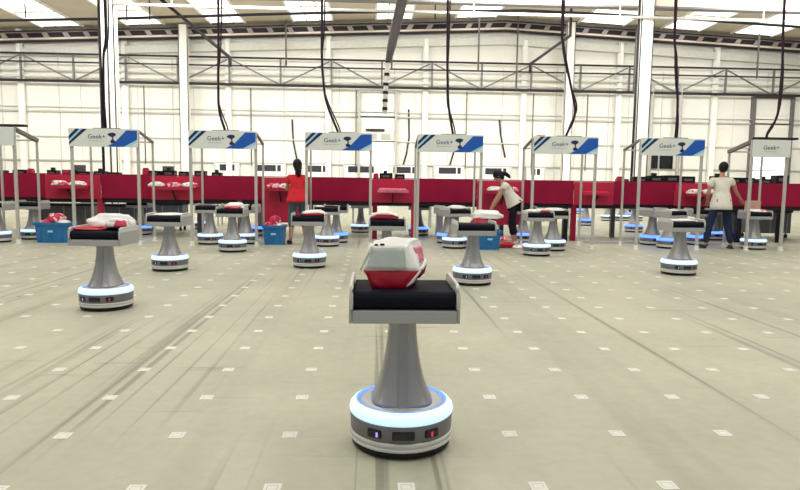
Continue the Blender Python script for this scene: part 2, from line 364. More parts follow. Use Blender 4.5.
# ------------------------------------------------------------------ floor stickers
spos = []
import itertools
for j in range(-1, 19):
    for i in range(-16, 22):
        X = (i-2.727)*.558; Y = (j+4.52)*.558
        vis = abs((X-.0443*Y)/Y) < .66
        if Y < 12.6 and vis and not (abs(X) < 1e-9): spos.append((Y, X, j))
spos.sort(); spos = spos[:300]
bm = new_bm(); add_box(bm, -.036, .036, -.038, .038, 0, .0016); 
proto = to_obj('floor_sticker', bm, M['sticker'])
bm = new_bm()
for a, b, c, d in ((-.024,.024,.018,.022),(-.024,.024,-.022,-.018),(-.024,-.02,-.018,.018),(.02,.024,-.018,.018)): add_box(bm, a, b, c, d, .0016, .0020)
to_obj('printed_border', bm, M['sticker_code'], proto)
for n, (Y, X, j) in enumerate(spos):
    o = proto if n == 0 else (copy_tree(proto) if Y < 4.6 else proto.copy())
    if o.name not in C.objects: C.objects.link(o)
    o.location = (X, Y, .0005)
    tag(o, 'small square white sticker in the regular grid on the open floor', 'sticker', 'white square floor stickers in the lane grid')

# ------------------------------------------------------------------ robots
def make_robot():
    root = empty('sorting_robot', (0,0,0))
    bm = new_bm(); add_lathe(bm, [(.228,.006),(.240,.012),(.240,.036)], 56); to_obj('rubber_skirt', bm, M['black'], root)
    bm = new_bm(); add_lathe(bm, [(.243,.036),(.251,.042),(.251,.054),(.246,.056),(.246,.060),(.251,.062),(.252,.078),(.249,.083)], 56); to_obj('lower_rim', bm, M['pale_silver'], root)
    bm = new_bm(); add_lathe(bm, [(.246,.083),(.248,.09),(.250,.155),(.246,.162)], 56); body = to_obj('chassis', bm, M['charcoal'], root)
    for a in (-32, 0, 32):
        w = .052 if a == 0 else .036
        bm = new_bm()
        add_box(bm, -w, w, -.258, -.235, .102, .142, 0, .008)
        bmesh.ops.rotate(bm, verts=bm.verts, cent=(0,0,0), matrix=Matrix.Rotation(math.radians(a), 3, 'Z'))
        s = to_obj('sensor_window', bm, M['glass_black'], body)
    for a, m in ((-28,'led_violet'),(31,'led_red')):
        bm = new_bm(); add_box(bm, -.005, .005, -.262, -.256, .110, .132, 0, .002)
        bmesh.ops.rotate(bm, verts=bm.verts, cent=(0,0,0), matrix=Matrix.Rotation(math.radians(a), 3, 'Z'))
        o = to_obj('indicator_dot', bm, M[m], body); o['label'] = 'violet indicator dot' if a < 0 else 'red indicator dot'
    bm = new_bm(); add_lathe(bm, [(.246,.162),(.252,.168),(.254,.182),(.250,.198),(.238,.212),(.222,.220)], 56, cap=False); to_obj('light_ring', bm, M['led_ice'], root)
    bm = new_bm(); add_lathe(bm, [(.222,.220),(.212,.219),(.208,.212)], 56, cap=False); to_obj('inner_glow_ring', bm, M['led_glow'], root)
    bm = new_bm(); add_lathe(bm, [(.206,.160),(.208,.212),(.18,.222),(.15,.226)], 56); to_obj('deck', bm, M['silver'], root)
    # flared pillar with a squarish section and a raised rib
    bm = new_bm(); rings = []
    hs = [(.222,.150,.165),(.235,.142,.156),(.27,.128,.138),(.32,.110,.118),(.38,.094,.102),(.45,.081,.089),(.53,.071,.080),(.60,.066,.076),(.645,.066,.078)]
    seg = 40
    for z, a, b in hs:
        rg = []
        for k in range(seg):
            t = 2*PI*k/seg; c, s = math.cos(t), math.sin(t); e = 2./3.4
            x = a*math.copysign(abs(c)**e, c); y = b*math.copysign(abs(s)**e, s)
            rg.append(bm.verts.new((x, y, z)))
        rings.append(rg)
    for i in range(len(rings)-1):
        for k in range(seg):
            f = bm.faces.new((rings[i][k], rings[i][(k+1)%seg], rings[i+1][(k+1)%seg], rings[i+1][k])); f.smooth = True
    bm.faces.new(rings[0][::-1]); bm.faces.new(rings[-1])
    pl = to_obj('pillar', bm, M['pillar'], root)
    prof = [(z, b) for z, a, b in hs]
    for sgn in (-1, 1):
        bm = new_bm()
        L = [(z, sgn*(b+.006)) for z, b in prof]
        for i in range(len(L)-1):
            (z0, y0), (z1, y1) = L[i], L[i+1]; w0 = .022; 
            v = [bm.verts.new(c) for c in ((-w0,y0,z0),(w0,y0,z0),(w0,y1,z1),(-w0,y1,z1),(-w0,y0*.8,z0),(w0,y0*.8,z0),(w0,y1*.8,z1),(-w0,y1*.8,z1))]
            for f in ((0,1,2,3),(1,5,6,2),(4,0,3,7)): bm.faces.new([v[q] for q in f])
        to_obj('pillar_rib', bm, M['pillar_rib'], pl)
    # tray: plates, belt, side rails
    bm = new_bm(); add_box(bm, -.238, .238, -.215, .215, .634, .694, 0, .006); add_box(bm, -.10, .10, -.10, .10, .622, .637)
    add_box(bm, -.252, -.239, -.215, .215, .634, .765, 0, .004); add_box(bm, .239, .252, -.215, .215, .634, .765, 0, .004)
    to_obj('tray_body', bm, M['tray_grey'], root)
    bm = new_bm(); prof = []
    n = 8
    for k in range(n+1):
        t = -PI/2 - PI*k/n; prof.append((-.178+.041*math.cos(t), .736-.041*math.sin(t)*-1))
    pts = []
    r = .041
    for k in range(n+1): t = PI*1.5-PI*k/n; pts.append((-.172+r*math.cos(t), .736+r*math.sin(t)))
    for k in range(n+1): t = PI*.5-PI*k/n; pts.append((.172+r*math.cos(t), .736+r*math.sin(t)))
    a = [bm.verts.new((-.230, y, z)) for y, z in pts]; b = [bm.verts.new((.230, y, z)) for y, z in pts]
    bm.faces.new(a); bm.faces.new(b[::-1])
    for i in range(len(pts)): bm.faces.new((a[i], b[i], b[(i+1)%len(pts)], a[(i+1)%len(pts)]))
    to_obj('conveyor_belt', bm, M['belt'], root)
    for s in (-1, 1):
        bm = new_bm()
        add_tube(bm, [(s*.242,-.212,.70),(s*.242,-.214,.775),(s*.242,-.205,.795),(s*.242,-.17,.806),(s*.242,.15,.812),(s*.242,.19,.806),(s*.242,.206,.785),(s*.242,.21,.70)], .0085, 8)
        add_box(bm, s*.242-.004, s*.242+.004, -.205, .205, .72, .806)
        to_obj('side_rail', bm, M['pale_silver'], root)
    return root
robot0 = make_robot(); used = [False]
ring_blue = None
def place_robot(x, y, rz, label, blue=False, group=None):
    global ring_blue
    o = robot0 if not used[0] else copy_tree(robot0)
    used[0] = True
    o.location = (x, y, 0); o.rotation_euler = (0,0,math.radians(rz))
    tag(o, label, 'robot', group or 'wheeled parcel sorting robots')
    if blue:
        for c in o.children:
            if c.name.startswith('light_ring'):
                if ring_blue is None:
                    ring_blue = c.data.copy(); ring_blue.materials[0] = M['led_blue']
                c.data = ring_blue
    return o
R = [
 (.150,3.01,0,'large sorting robot in the foreground carrying the red and clear pack',0),
 (-2.6,6.46,-3,'second nearest sorting robot at the left, carrying a white and pink bag',0),
 (-2.87,9.26,-2,'sorting robot with a flat white sheet, behind and right of the second nearest robot',0),
 (-.94,9.7,0,'sorting robot in front of the woman in red, with white and maroon pack',0),
 (1.28,8.17,3,'sorting robot with an empty black belt, standing before the bending woman',0),
 (4.5,9.23,2,'sorting robot with a flat white pack, alone on the floor left of the man',0),
 (-3.29,12.9,0,'sorting robot with an empty tray at the left post of the second station',0),
 (-2.55,11.82,0,'sorting robot with a pink and white bag under the second station sign',0),
 (-2.56,13.05,-14,'sorting robot with a bare tray half hidden behind the pink bag robot',0),
 (3.01,11.6,0,'sorting robot with a white and maroon pack in front of the fifth station',0),
 (3.56,12.24,0,'sorting robot with white pack directly right of the maroon pack robot',0),
 (1.62,12.54,22,'turned robot with a white bag, left of the bin by the bending woman',0),
 (1.62,13.6,30,'turned blue-lit robot with an upright side plate behind the fourth station',1),
 (1.13,15.6,0,'distant robot with dark empty tray left of the turned robots',1),
 (-.30,16.33,0,'distant pale robot seen through the third station, right of its middle',0),
 (-.90,12.7,0,'robot behind the woman in red, its tray right of the white and maroon pack',0),
 (-.76,13.5,0,'dark-looking blue-lit robot at the inner side of the third station',1),
 (.2,8.9,0,'robot with a red and white pack right behind the foreground robot pack',0),
 (8.02,12.87,0,'robot with a crumpled white bag inside the rightmost station',0),
 (6.08,13.65,25,'turned blue-lit robot under the sixth station, the left one of two',1),
 (6.12,12.92,25,'turned blue-lit robot under the sixth station, the right one of two',1),
 (7.4,17.5,0,'distant robot seen between the fifth and sixth stations, with bright ring',1),
 (8.80,23.2,0,'far pale robot, left one of a row of three beyond the red barrier',0),
 (9.38,23.3,0,'far pale robot, middle one of a row of three beyond the red barrier',0),
 (9.96,23.4,0,'far pale robot, right one of a row of three beyond the red barrier',0),
 (6.85,20.2,0,'distant blue-lit robot right of the red leg at the fifth station',1),
 (-7.50,12.9,0,'robot at the left picture edge inside the leftmost station',0),
 (-7.03,13.6,0,'robot behind the one at the left picture edge, near the blue bin',0),
 (-7.35,17.2,0,'distant robot with a pale tray behind the first station left post',1),
 (-5.35,15.0,0,'blue-lit robot at the right rear post of the first station',1),
 (-4.4,16.9,0,'distant robot between the first and second stations',0),
 (-2.62,15.2,0,'blue-lit robot in shadow behind the second station right post',1),
 (3.32,13.98,0,'vivid blue-lit dark robot just right of the bending woman',1),
 (7.15,13.75,0,'blue-lit robot behind the legs of the man, left side',1),
 (8.35,15.1,0,'blue-lit robot right of the man, behind the tray he reaches to',1),
 (9.6,28.6,0,'farthest blue-lit robot, seen under the red barrier at the fifth station',1),
 (10.4,25.5,0,'far robot seen in the gap right of the row of three pale robots',1),
]
SHIFT = {}
for x, y, rz, lab, b in R:
    ny = y*.977 if 4 < y < 12 else y
    nx = x*(ny/y)*ny/(ny-.24) if y > 4 and abs(x) < 7.4 and x not in (3.56,) else x
    if x == -3.29: nx = x
    SHIFT[(x, y)] = (nx-x, ny-y)
    place_robot(nx, ny, rz, lab, bool(b))

# ------------------------------------------------------------------ parcels and bags
def blob_bm(w, d, h, seed, flat=.35, lump=.18, e1=.6):
    bm = new_bm(); bmesh.ops.create_icosphere(bm, subdivisions=4, radius=1.)
    for v in bm.verts:
        p = v.co.copy()
        q = Vector([math.copysign(abs(c)**e1, c) for c in p])
        q = Vector((q.x*w/2, q.y*d/2, q.z*h/2))
        n = mnoise.noise(p*1.7+Vector((seed*3.1,seed,0)))*lump + mnoise.noise(p*4.5+Vector((0,seed*2,seed)))*lump*.45
        q *= 1+n
        edge = min(1, math.hypot(p.x, p.y)); 
        if q.z < 0: q.z *= flat
        else: q.z *= 1-.45*edge**3
        v.co = q
    mz = min(v.co.z for v in bm.verts)
    for v in bm.verts: v.co.z -= mz
    for f in bm.faces: f.smooth = True
    return bm
def bag(x, y, z, w, d, h, m, seed, lab, rz=0, name='parcel_bag', group=None, cat='parcel', knot=True, rx=0):
    if TZ-.001 <= z < TZ+.05:
        k = min(SHIFT, key=lambda q: (q[0]-x)**2+(q[1]-y)**2); x += SHIFT[k][0]; y += SHIFT[k][1]
    o = to_obj(name, blob_bm(w, d, h, seed), M[m]); o.location = (x, y, z); o.rotation_euler = (rx,0,math.radians(rz))
    tag(o, lab, cat, group); return o
TZ = .7775
bag(-2.58,6.58,TZ,.44,.30,.22,'bag_white',1,'puffy white bag standing on the tray of the second nearest robot', 8)
bag(-2.70,6.40,TZ,.30,.18,.06,'bag_red',2,'flat crimson pack in front of the puffy white bag', 5, 'parcel')
bag(-2.45,6.40,TZ+.03,.19,.17,.13,'bag_mix2',3,'small white bag with pink print leaning on the puffy white bag', 0)
bag(-2.87,9.26,TZ,.44,.30,.05,'bag_white',4,'flat white sheet-like parcel on the robot left of second station', 0, 'parcel')
bag(-.88,9.72,TZ,.36,.26,.12,'bag_white',5,'cream plastic pack with maroon base in front of the woman in red', 3)
bag(-.88,9.60,TZ,.40,.16,.055,'maroon',6,'thin maroon pack under the cream pack by the woman in red', 0, 'parcel')
bag(4.5,9.25,TZ,.42,.30,.045,'bag_white',7,'flat white pack on the lone robot left of the man', 0, 'parcel')
bag(-2.5,11.84,TZ,.34,.30,.16,'bag_white',8,'white topped bag on the robot under the second station sign', 0)
bag(-2.52,11.70,TZ,.30,.12,.08,'bag_red',9,'red pack tucked before the white bag under the second station sign', 0, 'parcel')
bag(2.98,11.62,TZ,.40,.28,.10,'bag_white',10,'white pack on the robot before the fifth station', 0)
bag(3.10,11.47,TZ,.18,.12,.07,'maroon',11,'small maroon pack beside the white pack before the fifth station', 0, 'parcel')
bag(3.56,12.24,TZ,.38,.28,.09,'bag_white',12,'white pack on the robot right of the maroon pack robot', 0)
bag(1.64,12.50,TZ,.42,.30,.11,'bag_white',13,'bright white bag on the turned robot near the blue bin', 22)
bag(.16,8.98,TZ,.40,.26,.14,'bag_white',14,'cream pack on the robot directly behind the foreground pack', 0)
bag(.16,8.80,TZ,.37,.12,.10,'maroon',15,'wide dark red pack in front of the cream pack', 0, 'parcel')
bag(8.02,12.87,TZ,.46,.34,.09,'bag_mix2',16,'crumpled white bag with pink print on the rightmost station robot', 10)
bag(6.1,12.95,TZ,.34,.30,.05,'bag_white',17,'thin white pack on the right turned robot of the sixth station', 25, 'parcel')
bag(-7.5,12.9,TZ,.12,.12,.06,'bag_white',18,'small white pack on the robot at the left picture edge', 0, 'parcel')
bag(-7.35,17.2,TZ,.40,.30,.05,'bag_white',19,'thin white pack on the distant robot behind the first station', 0, 'parcel')
bag(-.3,16.33,TZ,.14,.14,.10,'bag_white',20,'small white item on the distant pale robot', 0, 'parcel')
for i, (x, y) in enumerate(((8.80,23.2),(9.38,23.3),(9.96,23.4))):
    bag(x, y, TZ, .36, .30, .10, 'bag_white', 21+i, 'white parcel on the far pale robot, %s of the row of three' % ('left','middle','right')[i], 0, group='far parcels')

# the large pack on the foreground robot
e = empty('clear_topped_pack', (.128,3.01,TZ)); tag(e, 'red based pack with grey clear window and white film top on the foreground robot', 'parcel')
def poly_obj(name, verts, faces, m, parent, sub=2, bump=.004, seed=0):
    bm = new_bm(); v = [bm.verts.new(c) for c in verts]
    for f in faces: bm.faces.new([v[i] for i in f])
    bmesh.ops.recalc_face_normals(bm, faces=bm.faces[:])
    bmesh.ops.triangulate(bm, faces=bm.faces[:])
    bmesh.ops.subdivide_edges(bm, edges=bm.edges[:], cuts=5, use_grid_fill=True)
    for q in bm.verts:
        n = mnoise.noise(q.co*26+Vector((seed,0,0)))*bump + mnoise.noise(q.co*60+Vector((0,seed,0)))*bump*.4
        q.co += q.normal*n
    return to_obj(name, bm, m, parent, smooth=True)
# levels: bottom, waist, shoulder, ridge
B = [(-.125,-.10,0),(.035,-.10,0),(.09,.07,0),(-.10,.08,0)]
W_ = [(-.168,-.115,.086),(.090,-.110,.086),(.128,.07,.10),(-.13,.10,.10)]
S = [(-.135,-.085,.198),(.030,-.085,.195),(.105,.05,.208),(-.115,.07,.208)]
T = [(-.105,-.03,.212),(.060,-.02,.218),(.100,.045,.222),(-.045,.055,.230)]
poly_obj('red_base', B+W_, [(0,1,2,3),(0,1,5,4),(1,2,6,5),(2,3,7,6),(3,0,4,7),(4,5,6,7)], M['bag_red'], e, bump=.006, seed=1)
poly_obj('clear_window', [(-.156,-.120,.093),(.030,-.120,.091),(.022,-.094,.190),(-.128,-.094,.190),(-.156,-.09,.093),(.030,-.09,.091),(.022,-.07,.190),(-.128,-.07,.190)],
         [(0,1,2,3),(4,5,6,7),(0,1,5,4),(1,2,6,5),(2,3,7,6),(3,0,4,7)], M['bag_grey'], e, bump=.003, seed=2)
poly_obj('film_wrap', [W_[0],W_[1],W_[2],W_[3],S[0],S[1],S[2],S[3],T[0],T[1],T[2],T[3]],
         [(0,1,5,4),(1,2,6,5),(2,3,7,6),(3,0,4,7),(4,5,9,8),(5,6,10,9),(6,7,11,10),(7,4,8,11),(8,9,10,11),(0,1,2,3)], M['bag_white'], e, bump=.006, seed=3)
poly_obj('pink_side_print', [(.094,-.060,.115),(.124,.02,.125),(.112,.025,.19),(.070,-.045,.185),(.084,-.055,.115),(.112,.02,.125),(.100,.025,.19),(.060,-.045,.185)],
         [(0,1,2,3),(4,5,6,7),(0,1,5,4),(1,2,6,5),(2,3,7,6),(3,0,4,7)], M['bag_pink'], e, bump=.003, seed=4)
bm = new_bm(); add_tube(bm, [(.035,-.108,.01),(.062,-.106,.035),(.078,-.112,.06),(.098,-.118,.088)], [.004,.008,.006,.004]); add_tube(bm, [(.088,-.11,.088),(.108,-.07,.095),(.126,-.02,.115),(.125,.02,.13)], [.007,.010,.010,.005])
to_obj('crumpled_seal', bm, M['bag_white'], e, smooth=True)
bm = new_bm(); add_tube(bm, [(-.18,-.115,.088),(-.165,-.10,.12),(-.14,-.095,.19),(-.13,-.085,.21)], [.006,.007,.006,.004]); to_obj('left_seam', bm, M['bag_white'], e, smooth=True)
bm = new_bm(); add_tube(bm, [(.088,-.07,.055),(.112,-.03,.075),(.126,.01,.10)], [.012,.016,.010]); to_obj('dark_corner', bm, M['maroon'], e, smooth=True)
bm = new_bm(); add_box(bm, -.118, -.100, -.082,-.074, .198, .206, 0, .002); add_box(bm, -.092, -.070, -.080,-.072, .200, .208, 0, .002); to_obj('handle_slot', bm, M['black'], e)

# ------------------------------------------------------------------ blue bins
def make_bin(w, d, h):
    e = empty('plastic_bin')
    bm = new_bm(); t = .02; ta = .88
    # tapered open crate
    ob = [(-w/2*ta,-d/2*ta,0),(w/2*ta,-d/2*ta,0),(w/2*ta,d/2*ta,0),(-w/2*ta,d/2*ta,0)]; ot = [(-w/2,-d/2,h),(w/2,-d/2,h),(w/2,d/2,h),(-w/2,d/2,h)]
    ib = [(x*(1-2*t/w), y*(1-2*t/d), .03) for x, y, z in ob]; it = [(x*(1-2*t/w), y*(1-2*t/d), h) for x, y, z in ot]
    v = [[bm.verts.new(c) for c in r] for r in (ob, ot, it, ib)]
    for a, b in ((0,1),(1,2),(2,3)):
        for k in range(4): bm.faces.new((v[a][k], v[a][(k+1)%4], v[b][(k+1)%4], v[b][k]))
    bm.faces.new(v[0]); bm.faces.new(v[3])
    to_obj('shell', bm, M['bin_blue'], e)
    bm = new_bm()
    for y in (-1, 1): add_box(bm, -w/2-.02, w/2+.02, y*(d/2+.01)-.014, y*(d/2+.01)+.014, h-.05, h+.004, 0, .004)
    for x in (-1, 1): add_box(bm, x*(w/2+.008)-.014, x*(w/2+.008)+.014, -d/2-.02, d/2+.02, h-.05, h+.004, 0, .004)
    to_obj('rim', bm, M['bin_blue'], e)
    bm = new_bm()
    for x in (-.33, 0, .33): add_box(bm, x*w-.008, x*w+.008, -d/2*.96-.006, -d/2*.94+.01, .04, h-.06)
    to_obj('rib', bm, M['bin_blue'], e)
    bm = new_bm(); add_box(bm, -.05, .05, -d/2-.032, -d/2-.023, h-.19, h-.15, 0, .004); to_obj('grip_label', bm, M['sign_sky'], e)
    return e
for (x, y, w, d, h, lab, sd) in ((-6.40,13.0,.64,.42,.40,'wide blue plastic bin holding bags at the first gap on the left',30),(-2.0,13.0,.42,.40,.39,'blue plastic bin full of red and white bags beside the woman in red',31),(2.30,12.40,.44,.40,.38,'blue plastic bin below the hands of the bending woman',32)):
    e = make_bin(w, d, h); e.location = (x, y, 0); tag(e, lab, 'bin', 'blue plastic bins of bags')
    wh = ('in the wide bin at the left','in the bin beside the woman in red','in the bin of the bending woman')[sd-30]
    bag(x-w*.2, y-.03, h-.14, w*.50, d*.6, .30, 'bag_mix', sd, 'crumpled red and white bag at the left %s' % wh, 20, group='bags in the blue bins')
    bag(x+w*.22, y+.02, h-.13, w*.44, d*.6, .25, 'bag_mix2', sd+5, 'crumpled mostly white bag at the right %s' % wh, -15, group='bags in the blue bins')
    bag(x, y+.04, h, w*.55, d*.5, .27, 'bag_mix', sd+9, 'upper middle red striped bag heaped %s' % wh, 60, group='bags in the blue bins')
bag(2.16,12.34,.42,.44,.30,.30,'bag_red',40,'big red bag with white top lifted by the bending woman', 0)
bag(2.26,12.36,.60,.60,.32,.26,'bag_white',41,'big white bag above the red one held by the bending woman', 0)
bag(2.72,12.75,0,.42,.38,.17,'bag_red',42,'red and pink bag on the floor at the left foot of the bending woman', 10)
bag(3.02,12.55,0,.38,.30,.10,'bag_mix2',43,'pale pink bag lying on the floor before the bending woman', -20)
bag(2.72,12.95,.12,.30,.24,.12,'bag_mix',44,'small striped bag on top of the floor bags by the bending woman', 0)

# ------------------------------------------------------------------ stations
def text_mesh(s, size, m, parent, loc, name='lettering'):
    cu = bpy.data.curves.new(name, 'FONT'); cu.body = s; cu.size = size; cu.extrude = .002; cu.align_x = 'LEFT'; cu.space_character = 1.05
    t = bpy.data.objects.new(name+'_src', cu); C.objects.link(t)
    bpy.context.view_layer.update()
    dg = bpy.context.evaluated_depsgraph_get()
    me = bpy.data.meshes.new_from_object(t.evaluated_get(dg)); me.name = name
    bpy.data.objects.remove(t); bpy.data.curves.remove(cu)
    me.materials.clear(); me.materials.append(m)
    me.transform(Matrix.Rotation(PI/2, 4, 'X')); me.update()
    o = bpy.data.objects.new(name, me); C.objects.link(o); o.parent = parent; o.location = loc; return o
SW, SH, SZ = 1.30, .345, 1.90
def make_station(width, full, text_x):
    root = empty('sorting_station', (0,0,0)); D = .82
    for x, y, h, w in ((.02,0,SZ+SH-.01,.027),(width-.02,0,SZ+SH-.01,.027),(.02,D,2.06,.021),(width-.02,D,2.06,.021)):
        bm = new_bm(); add_box(bm, x-w, x+w, y-w*.8, y+w*.8, .012, h, 0, .004); p = to_obj('post', bm, M['alu'], root)
        bm = new_bm(); add_box(bm, x-.045, x+.045, y-.045, y+.045, 0, .014); add_box(bm, x-w-.006, x+w+.006, y-w, y+w, .014, .09); to_obj('foot', bm, M['offwhite'], p)
    for x in (.02, width-.02):
        bm = new_bm(); add_bar(bm, (x,.03,SZ+SH-.03), (x,D+.02,2.05), .045 if full else .07, .04 if full else .07); to_obj('side_rail', bm, M['alu_dark'], root)
    bm = new_bm(); add_bar(bm, (.02,D,2.05), (width-.02,D,2.05), .03, .03); to_obj('rear_rail', bm, M['alu'], root)
    sg = None
    bm = new_bm(); add_box(bm, 0, width, -.075, -.035, SZ, SZ+SH, 0, .004); sg = to_obj('sign_board', bm, M['sign_white'], root)
    yf = -.077
    def poly(name, pts, m, y=-.079):
        bm = new_bm(); add_prism(bm, [(a*width, SZ+SH*(1-b)) for a, b in pts], y, -.0752); to_obj(name, bm, M[m], sg)
    if full:
        poly('stripe', [(.005,.42),(.105,.03),(.165,.03),(.005,.62)][:4], 'sign_navy')
        poly('stripe', [(.005,.62),(.165,.03),(.205,.03),(.005,.70)], 'sign_sky', -.078)
        poly('stripe', [(.005,.76),(.205,.03),(.27,.03),(.005,.90)], 'sign_navy')
        poly('blue_band', [(.54,.985),(.61,.86),(.655,.80),(.84,.08),(.995,.08),(.995,.58),(.80,.985)], 'sign_blue')
        poly('pale_band', [(.80,.985),(.995,.58),(.995,.70),(.865,.985)], 'sign_sky', -.078)
        # small drawing of a robot: tray, stem, round base
        poly('robot_drawing', [(.565,.34),(.59,.24),(.64,.21),(.68,.25),(.69,.35),(.66,.42),(.648,.46),(.652,.60),(.68,.70),(.665,.80),(.615,.80),(.605,.68),(.635,.58),(.63,.46),(.60,.42)], 'sign_navy', -.0795)
    text_mesh('Geek+', .118, M['sign_text'], sg, (text_x+.03, -.0775, SZ+.155))
    bm = new_bm(); x = text_x+.045; random.seed(5)
    while x < text_x+.32:
        w = random.uniform(.010,.022); add_box(bm, x, x+w, -.0765, -.0752, SZ+.105, SZ+.117); x += w+.008
    to_obj('fine_print', bm, M['sign_fine'], sg)
    bm = new_bm(); add_box(bm, width*.35, width*.74, -.05, -.01, SZ+SH, SZ+SH+.016); to_obj('cable_tray', bm, M['alu_dark'], root)
    if not full:
        bm = new_bm(); add_box(bm, width*.1, width*1.25, -.02, .12, SZ+SH+.016, SZ+SH+.06, 0, .01); to_obj('dark_duct', bm, M['dark_steel'], root)
    return root
st = make_station(SW, True, .33)
stations = [(-5.84,'first'),(-3.575,'second'),(-1.325,'third'),(.875,'fourth'),(3.18,'fifth'),(5.35,'sixth')]
words = ['leftmost of those seen whole','second whole one from the left','just right of the woman in red','left of the bending woman, fourth whole one','right of the bending woman, orange strip on top','left of the man in white t-shirt']
for i, (x, n) in enumerate(stations):
    o = st if i == 0 else copy_tree(st)
    o.location = (x, 12.55, 0)
    tag(o, 'station frame with striped sign, %s' % words[i], 'station', 'station frames with signs')
st2 = make_station(.77, False, .17)
for i, (x, t) in enumerate(((7.65,'plain white sign frame at the right picture edge, beside the man'),(-7.65,'plain white sign frame cut off at the left picture edge'))):
    o = st2 if i == 0 else copy_tree(st2); o.location = (x, 12.55, 0); tag(o, t, 'station', 'station frames with signs')
# orange clip on the fifth sign
bm = new_bm(); add_box(bm, 0, .17, -.02, .02, 0, .025, 0, .004); o = to_obj('orange_clip', bm, M['orange']); o.location = (3.24,12.52,2.262-.016); tag(o, 'small orange strip lying on the left end of the fifth sign', 'clip')
# power cables
cab = [[(-5.3,9.3),(-5.1,4.64),(-5.155,3.54),(-5.177,2.262)],[(-2.97,9.3),(-2.974,4.7),(-2.995,3.2),(-2.984,2.64),(-2.88,2.262)],[(-1.0,9.3),(-1.005,4.75),(-1.003,3.63),(-.924,2.87),(-.69,2.262)],
       [(1.40,9.3),(1.417,4.8),(1.453,3.1),(1.503,2.63),(1.57,2.262)],[(3.66,9.3),(3.664,4.87),(3.717,4.02),(3.90,3.2),(3.99,2.8),(3.96,2.55),(3.83,2.262)],[(5.9,9.3),(5.905,4.93),(5.99,3.78),(6.061,2.9),(6.057,2.262)],[(8.0,9.3),(8.099,4.98),(8.174,3.44),(8.122,2.75),(7.95,2.40),(7.93,2.262)]]
def smooth_path(p, n=6):
    out = []
    P_ = [Vector((a, 0, b)) for a, b in p]; P_ = [P_[0]*2-P_[1]]+P_+[P_[-1]*2-P_[-2]]
    for i in range(1, len(P_)-2):
        for k in range(n):
            t = k/n; a, b, c, d = P_[i-1:i+3]
            out.append(.5*((2*b)+(c-a)*t+(2*a-5*b+4*c-d)*t*t+(3*b-a-3*c+d)*t**3))
    out.append(P_[-2]); return out
nm = ('leftmost full sign','second full sign','third full sign','fourth full sign','fifth full sign','sixth full sign','plain white sign at the right')
for i, p in enumerate(cab):
    p[0] = (p[0][0], roof_z(p[0][0])-.02)
    bm = new_bm(); q = smooth_path(p)
    add_tube(bm, [(v.x, 12.52, v.z) for v in q], .024)
    add_tube(bm, [(v.x+.035*math.sin(k*.35)+.02, 12.56, v.z+.003) for k, v in enumerate(q)], .014)
    o = to_obj('power_cable', bm, M['dark_top'] if i != 0 else M['black']); tag(o, 'black power cable dropping from the roof onto the %s' % nm[i], 'cable', 'power cables to the stations')

# ------------------------------------------------------------------ the red barrier (raised conveyor line with aprons)
PY = 14.35
root = empty('raised_conveyor', (0,PY,0)); tag(root, 'long raised conveyor line with crimson side panels running behind all stations', 'conveyor')
gaps = [(-7.25,-6.05,0),(-4.95,-3.85,0),(-2.50,-1.62,1),(-.03,.93,0),(2.38,3.48,1),(4.62,5.55,0),(7.0,8.05,0)]
edges = [-14.]; 
for a, b, _ in gaps: edges += [a, b]
edges.append(15.5)
for i in range(0, len(edges), 2):
    bm = new_bm(); add_box(bm, edges[i], edges[i+1], 0, .03, .86, 1.375, 0, .004); to_obj('side_panel', bm, M['crimson'], root)
for a, b, low in gaps:
    bm = new_bm(); add_box(bm, a, b, -.03, 0, (.36 if low else .84), 1.37, 0, .004); o = to_obj('bay_panel', bm, M['bright_red'], root); o['label'] = 'brighter red panel in the gap between stations'
bm = new_bm(); add_box(bm, -14, 15.5, .03, 1.2, 1.18, 1.30); to_obj('conveyor_bed', bm, M['dark_top'], root)
bm = new_bm(); add_box(bm, -14, 15.5, .04, .12, .76, .86); to_obj('lower_beam', bm, M['dark_steel'], root)
bm = new_bm(); add_box(bm, -14, 15.5, .0, .05, 1.375, 1.395); to_obj('top_edge', bm, M['maroon'], root)
for x, m in ((-13,'crimson'),(-10,'crimson'),(-6.10,'bright_red'),(.94,'bright_red'),(4.66,'crimson'),(4.47,'black'),(-3.0,'mid_steel'),(.05,'maroon'),(8.6,'black'),(9.6,'black'),(11.,'black')):
    bm = new_bm(); add_box(bm, x-.055, x+.055, .03, .14, 0, .86, 0, .004); to_obj('leg', bm, M[m], root)
for x in (-12,-8,-4.2,-1.5,3.2,6,8.6,12):
    bm = new_bm(); add_box(bm, x-.05, x+.05, 1.1, 1.2, 0, 1.18); to_obj('rear_leg', bm, M['mid_steel'], root)
